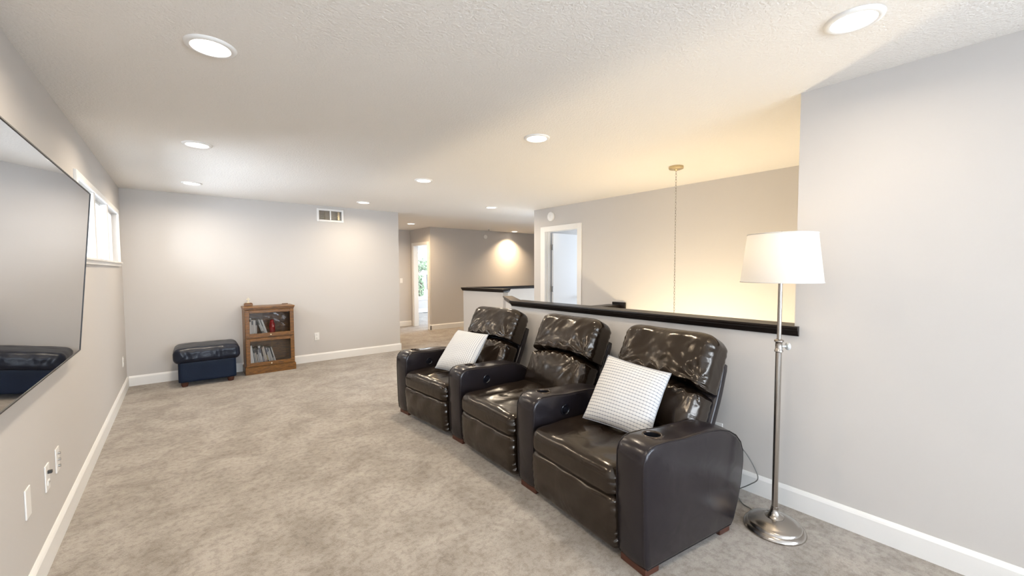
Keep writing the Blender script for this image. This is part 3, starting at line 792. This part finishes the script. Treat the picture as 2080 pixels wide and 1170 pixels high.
pillow('white pillow with thin grey check, on the near recliner beside the floor lamp', (1.95, 1.697, .495), (1.975, 1.245, .485), (2.235, 1.722, .850), (2.25, 1.275, .81), .075, 1)
pillow('white pillow with thin grey check, on the far recliner toward the hall', (1.871, 3.478, .495), (1.95, 3.03, .485), (2.17, 3.537, .825), (2.22, 3.09, .825), .075, 5, True)

# ------------------------------------------------------------------ floor lamp
def lamp():
    t = thing('floor_lamp', 'brushed nickel floor lamp with a white drum shade beside the recliners', 'floor lamp', (2.503, .797, 0))
    link('base', L_([(.148, .0), (.150, .008), (.146, .018), (.138, .024), (.134, .026), (.131, .036), (.124, .042), (.118, .043), (.108, .050), (.085, .062), (.055, .070), (.046, .071), (.045, .075), (.040, .078),
                     (.030, .086), (.022, .100), (.018, .118), (.018, .124)], 56), M['nickel'], t, 35)
    link('lower_pole', L_([(.015, .12), (.015, .985)], 24), M['nickel'], t, 40)
    link('collar', L_([(r_, z_+.085) for r_, z_ in [(.0155, .895), (.021, .899), (.021, .906), (.017, .911), (.0165, .945), (.018, .950), (.023, .954), (.023, .961), (.014, .966)]], 28), M['nickel'], t, 40)
    kb = bmesh.new(); lathe(kb, [(.006, .012), (.006, .034), (.018, .037), (.021, .044), (.018, .052), (.010, .055), (.001, .054)], 24, (0, 0, 0), 'X')
    a = math.radians(-48); R = Matrix.Translation((0, 0, 1.013)) @ Matrix.Rotation(a, 4, 'Z'); xf(kb, R)
    link('height_knob', kb, M['glass_knob'], t, 40)
    link('upper_pole', L_([(.0105, 1.04), (.0105, 1.50)], 24), M['nickel'], t, 40)
    sh = bmesh.new()
    z0, z1, r0, r1 = 1.360, 1.615, .190, .160
    prof = [(r0+(r1-r0)*k/10, z0+(z1-z0)*k/10) for k in range(11)]
    lathe(sh, prof, 64, cap=False)
    shade = link('lamp_shade', sh, M['shade'], t, 180)
    for r, z in ((r0, z0), (r1, z1)):
        rb = bmesh.new(); tube(rb, [(r*math.cos(2*PI*k/64), r*math.sin(2*PI*k/64), z) for k in range(64)], .0028, 6, True)
        link('shade_rim', rb, M['rim'], shade, 60)
    sp = bmesh.new()
    for k in range(3):
        a = 2*PI*k/3 + .4; tube(sp, [(0, 0, 1.60), (r1*.99*math.cos(a), r1*.99*math.sin(a), 1.608)], .002, 6)
    tube(sp, [(0, 0, 1.45), (.045, 0, 1.50), (.045, 0, 1.56), (0, 0, 1.60)], .002, 6); tube(sp, [(0, 0, 1.45), (-.045, 0, 1.50), (-.045, 0, 1.56), (0, 0, 1.60)], .002, 6)
    link('harp', sp, M['nickel'], t, 60)
    link('finial', L_([(.004, 1.60), (.009, 1.607), (.004, 1.615), (.009, 1.624), (.001, 1.632)], 16), M['nickel'], t, 60)
    link('bulb', L_([(.012, 1.45), (.014, 1.47), (.028, 1.50), (.030, 1.52), (.020, 1.545), (.002, 1.553)], 20), M['bulb'], t, 60)
    d = bpy.data.lights.new('bulb_light', 'POINT'); d.energy = P_LAMP; d.color = (1, .80, .55); d.shadow_soft_size = .05
    o = bpy.data.objects.new('bulb_light', d); COL.objects.link(o); o.parent = t; o.location = (0, 0, 1.575)
    O = Vector((2.503, .797, 0))
    cb = bmesh.new()
    pts = [(2.775, 1.25, .33), (2.765, 1.12, .31), (2.755, 1.056, .274), (2.755, 1.0, .20), (2.755, .973, .125), (2.74, 1.015, .075), (2.73, 1.08, .02), (2.70, 1.09, .006), (2.66, 1.045, .006),
           (2.61, 1.0, .006), (2.595, .955, .006), (2.57, .90, .006), (2.55, .87, .05), (2.515, .81, .088)]
    tube(cb, [p - O for p in catmull(pts, 6)], .0032, 8)
    link('cord', cb, M['cord'], t, 60)
    link('plug', B((.272, .31, .445, .475, .315, .345), bev=.004), M['slot'], t)
M['rim'] = mat('shade_rim_cloth', (.62, .60, .57), .8, bump=(60, .1, .002))
lamp()
outlet('electrical_outlet', 'white outlet behind the near recliner where the lamp cord is plugged in', 'outlet', (XR, 1.25, .33), -1, 0)

# ------------------------------------------------------------------ footstool
def ottoman():
    t = thing('footstool', 'low navy blue leather footstool against the far wall beside the bookcase', 'footstool', (.245, 6.605, 0), math.radians(-1))
    def f(p):
        x, y, z = p; q = abs(x)/.30
        y += .003*nz(x, z, 1, 6)
        return Vector((x, y, z+.187))
    link('body', softbox(.295, .235, .132, .02, 16, f), M['ott_side'], t, 60)
    def g(p):
        x, y, z = p; up_ = sstep(-.02, .07, z)
        a = 1-(x/.35)**4; b = 1-(y/.28)**4
        z += .018*up_*max(0, a)*max(0, b) + .006*nz(x, y, 2, 9)*up_
        s = sstep(.30, .35, abs(x)) + sstep(.22, .27, abs(y))
        y += .006*nz(x*1.5, y, z, 14); x += .004*nz(x, y, z, 16)
        y -= .006*math.sin(x*40 + 5*nz(x, y, z, 6))*(1 if y < -.2 else 0)*(1-abs(z)/.09)
        return Vector((x, y, z+.383))
    link('cushion', softbox(.340, .268, .092, .065, 36, g), M['ott_top'], t, 180)
    for sx in (-1, 1):
        for sy in (-1, 1):
            fb = L_([(.030, 0), (.036, .02), (.040, .072)], 20, (sx*.235, sy*.175, 0)); link('foot', fb, M['footwood'], t, 40)
ottoman()

# ------------------------------------------------------------------ bookcase and its contents
CX0, CX1, CY0, CY1 = .664, 1.262, 6.572, 6.872
def bookcase():
    t = thing('bookcase', 'small two-tier oak bookcase with glass lift-up doors against the far wall', 'bookcase', ((CX0+CX1)/2, (CY0+CY1)/2, 0)); t.scale = (1, 1, .978)
    w = (CX1-CX0)/2; d = (CY1-CY0)/2
    link('plinth', B((-w-.012, w+.012, -d-.016, d, 0, .095), (-w-.006, w+.006, -d-.008, d, .095, .108), bev=.004), M['oak'], t)
    link('side_panel', B((-w, -w+.018, -d+.002, d, .108, .91), bev=.002), M['oak'], t)
    link('side_panel', B((w-.018, w, -d+.002, d, .108, .91), bev=.002), M['oak'], t)
    link('back_panel', B((-w+.018, w-.018, d-.010, d, .108, .91)), M['oak'], t)
    link('shelf', B((-w+.018, w-.018, -d+.03, d-.01, .120, .135)), M['oak'], t)
    link('shelf', B((-w+.018, w-.018, -d+.004, d-.01, .508, .528)), M['oak'], t)
    tb = B((-w-.012, w+.012, -d-.020, d, .93, .952), (-w-.006, w+.006, -d-.010, d, .91, .93), bev=.004)
    link('top_board', tb, M['oak'], t)
    link('gallery_rail', B((w-.10, w-.02, d-.022, d-.006, .952, .962), bev=.003), M['oak'], t)
    for z0, z1 in ((.112, .505), (.522, .906)):
        s = .052
        fr = link('door', B((-w+.004, -w+s, -d-.014, -d+.004, z0, z1), (w-s, w-.004, -d-.014, -d+.004, z0, z1), (-w+s, w-s, -d-.014, -d+.004, z0, z0+s), (-w+s, w-s, -d-.014, -d+.004, z1-s*.8, z1), bev=.003), M['oak'], t)
        link('glass_pane', B((-w+s, w-s, -d-.006, -d-.003, z0+s, z1-s*.8)), M['case_glass'], fr)
        kb = L_([(.005, 0), (.005, .012), (.011, .017), (.009, .024), (.001, .026)], 16, (0, -d-.014, z0+.026), 'Y')
        for v in kb.verts: v.co.y = 2*(-d-.014) - v.co.y
        link('knob', kb, M['knob'], fr, 50)
    return t
bookcase()
BC = {}
def bookmat(c):
    k = tuple(round(x, 3) for x in c)
    if k not in BC: BC[k] = mat('book_cover', c, .5, bump=(60, .05, .001))
    return BC[k]
M['pages'] = mat('book_pages', (.62, .57, .48), .9, bump=(200, .1, .001))
def book(x, y, z, th, dep, h, tilt, col, label, group, band=None, name='book'):
    """upright book, spine to the front (-y); tilt>0 leans its top to the left"""
    t = thing(name, label, 'book' if name == 'book' else 'binder', (x, y, z), 0, group); t.rotation_euler = (0, -math.radians(tilt), 0)
    m = bookmat(col); c = .0016
    link('cover', B((0, c, -dep/2, dep/2, 0, h), (th-c, th, -dep/2, dep/2, 0, h), (c, th-c, -dep/2, -dep/2+c, 0, h)), m, t)
    link('pages', B((c, th-c, -dep/2+c, dep/2-.004, .003, h-.003)), M['pages'], t)
    if band: link('spine_label', B((th*.12, th*.88, -dep/2-.0006, -dep/2, h*band[1], h*band[2])), bookmat(band[0]), t)
    return t
def shelf_row(x0, z, specs, group):
    x = x0
    for th, h, tilt, col, lb, band in specs:
        r = math.radians(tilt)
        book(x + (h*math.sin(r) if tilt > 0 else 0)*0, 6.665, z + (0 if tilt >= 0 else 0), th, .16, h, tilt, col, lb, group, band)
        x += th/math.cos(r) + .0012
    return x
W_ = (.70, .69, .66)
up_specs = [
    (.020, .215, 0, (.55, .50, .45), 'short tan-grey book at the left end of the upper shelf', None),
    (.030, .262, 0, (.72, .71, .69), 'tallest white book on the upper shelf, second from left', ((.05, .05, .06), .80, .93)),
    (.022, .232, 0, (.62, .60, .57), 'pale grey book with a dark top band on the upper shelf, next to the tallest', ((.10, .11, .13), .72, .95)),
    (.024, .228, 0, (.70, .68, .64), 'cream book on the upper shelf before the leaning ones', ((.3, .2, .16), .1, .2)),
    (.015, .225, 0, (.55, .53, .50), 'thin grey book with a near-black top band on the upper shelf', ((.02, .02, .03), .70, .99)),
]
x = shelf_row(CX0+.024, .518, up_specs, 'books on the upper shelf')
lean = [(.016, .240, (.10, .11, .10), 'thin dark green book leaning left on the upper shelf', ((.6, .6, .55), .3, .7)),
        (.014, .242, (.72, .70, .68), 'thin white book leaning left beside a dark one, upper shelf', ((.2, .2, .2), .1, .3)),
        (.012, .238, (.20, .22, .22), 'thin charcoal book leaning left between two white ones, upper shelf', ((.6, .6, .6), .2, .6)),
        (.018, .236, (.74, .73, .70), 'white book leaning left next to the red canister', ((.5, .25, .2), .05, .15))]
TL = 17; r = math.radians(TL)
xx = x + .240*math.sin(r) - .002
for th, h, col, lb, band in lean:
    book(xx, 6.665, .518, th, .16, h, TL, col, lb, 'books on the upper shelf', band); xx += th/math.cos(r) + .002
# lower shelf: a thick white binder then slim books leaning left
t5 = math.radians(6)
book(CX0+.052, 6.665, .135, .048, .17, .262, 6, (.80, .79, .77), 'thick white binder at the left end of the lower shelf', 'books on the lower shelf', None, 'binder')
lows = [(.016, .225, (.03, .035, .04), 'black book right against the white binder', ((.5, .5, .48), .05, .7)),
        (.015, .215, (.56, .50, .44), 'tan book second from the white binder', ((.03, .03, .04), .75, .98)),
        (.018, .218, (.04, .04, .05), 'black book with a pale spine panel, third from the white binder', ((.55, .53, .5), .02, .62)),
        (.014, .205, (.40, .40, .42), 'short mid-grey book on the lower shelf', ((.65, .65, .66), .1, .8)),
        (.020, .250, (.66, .66, .66), 'tall light grey book near the middle of the lower shelf', ((.10, .12, .2), .6, .9)),
        (.015, .245, (.03, .03, .035), 'tall black book in the middle of the lower shelf', ((.3, .32, .36), .1, .4)),
        (.013, .225, (.60, .47, .40), 'pinkish tan book on the lower shelf right of the tall black one', ((.75, .7, .62), .2, .9)),
        (.016, .240, (.68, .63, .55), 'cream book on the lower shelf, right of the pinkish one', ((.55, .3, .25), .05, .2)),
        (.014, .228, (.05, .05, .06), 'dark book on the lower shelf with a yellowish spine label', ((.6, .5, .25), .15, .5)),
        (.013, .215, (.70, .69, .66), 'thin white book on the lower shelf, fifth from the right end', ((.2, .2, .25), .7, .9)),
        (.014, .222, (.12, .15, .17), 'slate blue book on the lower shelf, fourth from the right end', ((.62, .62, .6), .1, .75)),
        (.013, .210, (.64, .62, .58), 'pale grey book on the lower shelf, third from the right end', None),
        (.014, .222, (.04, .06, .07), 'near-black book, second from the right end of the lower shelf', ((.5, .5, .48), .05, .3)),
        (.012, .222, (.72, .71, .68), 'thin white book at the right end of the lower shelf, leaning most', None)]
xx = CX0+.052+.052
for k, (th, h, col, lb, band) in enumerate(lows):
    tl = 7 + k*.55; book(xx + .004, 6.665, .135, th, .15, h, tl, col, lb, 'books on the lower shelf', band); xx += th/math.cos(math.radians(tl)) + .0035
# red canister figure
M['red'] = mat('glossy_red', (.38, .012, .012), .25, coat=.5, bump=(20, .02, .001))
M['redhi'] = mat('pink_detail', (.75, .22, .18), .4, bump=(20, .02, .001))
t = thing('red_canister', 'glossy red canister with a round cap between leaning books and the open space', 'canister', (CX0+.335, 6.66, .5175))
link('body', L_([(.030, 0), (.036, .008), (.037, .12), (.035, .155), (.026, .178)], 28), M['red'], t, 50)
link('cap', L_([(.024, .177), (.027, .185), (.025, .205), (.016, .216), (.001, .218)], 24), M['red'], t, 50)
link('emblem', softbox(.011, .0045, .014, .004, 5, lambda p: p + Vector((.006, -.037, .125))), M['redhi'], t, 60)
M['cream'] = mat('cream_ceramic', (.45, .36, .20), .5, bump=(30, .2, .004), var=(20, (.30, .26, .14), .5))
t = thing('ornament', 'low cream and green ornament at the right of the upper shelf', 'ornament', (CX0+.50, 6.66, .5185))
def of(p): return p*(1+.25*nz(p.x, p.y, p.z, 22)) + Vector((0, 0, .014))
link('body', softbox(.055, .035, .014, .012, 10, of), M['cream'], t, 60)
# trophy on top of the case: wooden block with a small pale figure
M['pale'] = mat('pale_gold', (.72, .66, .50), .35, bump=(30, .05, .001))
t = thing('trophy', 'small pale cross-shaped ornament on a wooden block, on top of the bookcase', 'ornament', (CX0+.072, 6.80, .932))
link('block', B((-.050, .050, -.035, .035, 0, .035), (-.043, .043, -.030, .030, .035, .042), bev=.003), M['oak'], t)
link('figure', B((-.006, .006, -.005, .005, .042, .118), (-.024, .024, -.005, .005, .088, .100), (-.020, .020, -.010, .010, .042, .050), bev=.002), M['pale'], t)

# ------------------------------------------------------------------ bedroom floor register
t = thing('floor_register', 'dark metal floor register on the bedroom carpet under the window', 'vent', (6.42, 12.42, 0))
bm = B((-.15, .15, -.055, .055, 0, .006), bev=.002)
link('frame', bm, M['slot'], t)
bm = bmesh.new()
for k in range(11): box(bm, -.13 + k*.025, -.12 + k*.025, -.04, .04, .006, .009)
link('grille', bm, M['steel'], t)

# ------------------------------------------------------------------ outdoors seen through the bedroom window
M['lawn'] = mat('pale_paving', (.55, .57, .56), .9, bump=(3, .3, .05), var=(1.2, (.62, .64, .62), .5))
M['leaf'] = mat('leaf_green', (.09, .13, .07), .7, bump=(20, .1, .01), var=(6, (.16, .22, .12), .5))
M['bark'] = mat('bark', (.14, .10, .07), .9, bump=(20, .5, .02))
M['siding'] = mat('pale_siding', (.75, .76, .76), .7, bump=(10, .05, .01))
M['roof'] = mat('grey_roof', (.35, .35, .36), .9, bump=(10, .2, .01))
o = struct('ground', B((-20, 40, 13.2, 60, -3.1, -3.0)), M['lawn'])
def tree(x, y, h, r, seed, label):
    t = thing('tree', label, 'tree', (x, y, -3), 0)
    rnd = random.Random(seed); bm = bmesh.new(); tube(bm, catmull([(0, 0, 0), (.1, .05, h*.3), (0, 0, h*.75)], 5), .12, 8)
    for k in range(6):
        a = rnd.random()*6.28; tube(bm, [(0, 0, h*(.35+.06*k)), (r*.6*math.cos(a), r*.6*math.sin(a), h*(.5+.07*k))], .04, 6)
    link('trunk', bm, M['bark'], t, 60)
    fb = bmesh.new()
    for k in range(1800 if r > 1 else 260):
        d = Vector((rnd.gauss(0, 1), rnd.gauss(0, 1), rnd.gauss(0, 1))).normalized()*(rnd.random()**.4)
        c = Vector((d.x*r, d.y*r, h*.80 + d.z*h*(.09 if r > 1 else .16))); s = .10+.08*rnd.random()
        a = Vector((rnd.gauss(0, 1), rnd.gauss(0, 1), rnd.gauss(0, 1))).normalized(); b = a.orthogonal().normalized()
        c1 = c + a*s; c2 = c + b*s*.5; c3 = c - a*s; c4 = c - b*s*.5
        fb.faces.new([fb.verts.new(q) for q in (c1, c2, c3, c4)])
    link('foliage', fb, M['leaf'], t)
tree(15.2, 31.0, 6.1, 2.2, 3, 'leafy green tree outside the bedroom window')
tree(8.62, 17.5, 4.5, .22, 5, 'small dark narrow tree close outside the bedroom window')
t = thing('house', 'pale neighbouring house outside the bedroom window', 'house', (16, 34, -3))
link('wall', B((-9, 5, 0, 6, 0, 4.6)), M['siding'], t)
rb = bmesh.new(); vs = [rb.verts.new(p) for p in ((-9.4, -.4, 4.5), (5.4, -.4, 4.5), (5.4, 6.4, 4.5), (-9.4, 6.4, 4.5), (-9.4, 3, 6.3), (5.4, 3, 6.3))]
for f in ((0, 1, 5, 4), (3, 2, 5, 4), (0, 4, 3), (1, 2, 5), (0, 1, 2, 3)): rb.faces.new([vs[i] for i in f])
link('roof', rb, M['roof'], t)
for k in (-6, -2.5, 1.5): link('window', B((k, k+1.2, -.05, .0, 2.6, 4.0)), M['slot'], t)
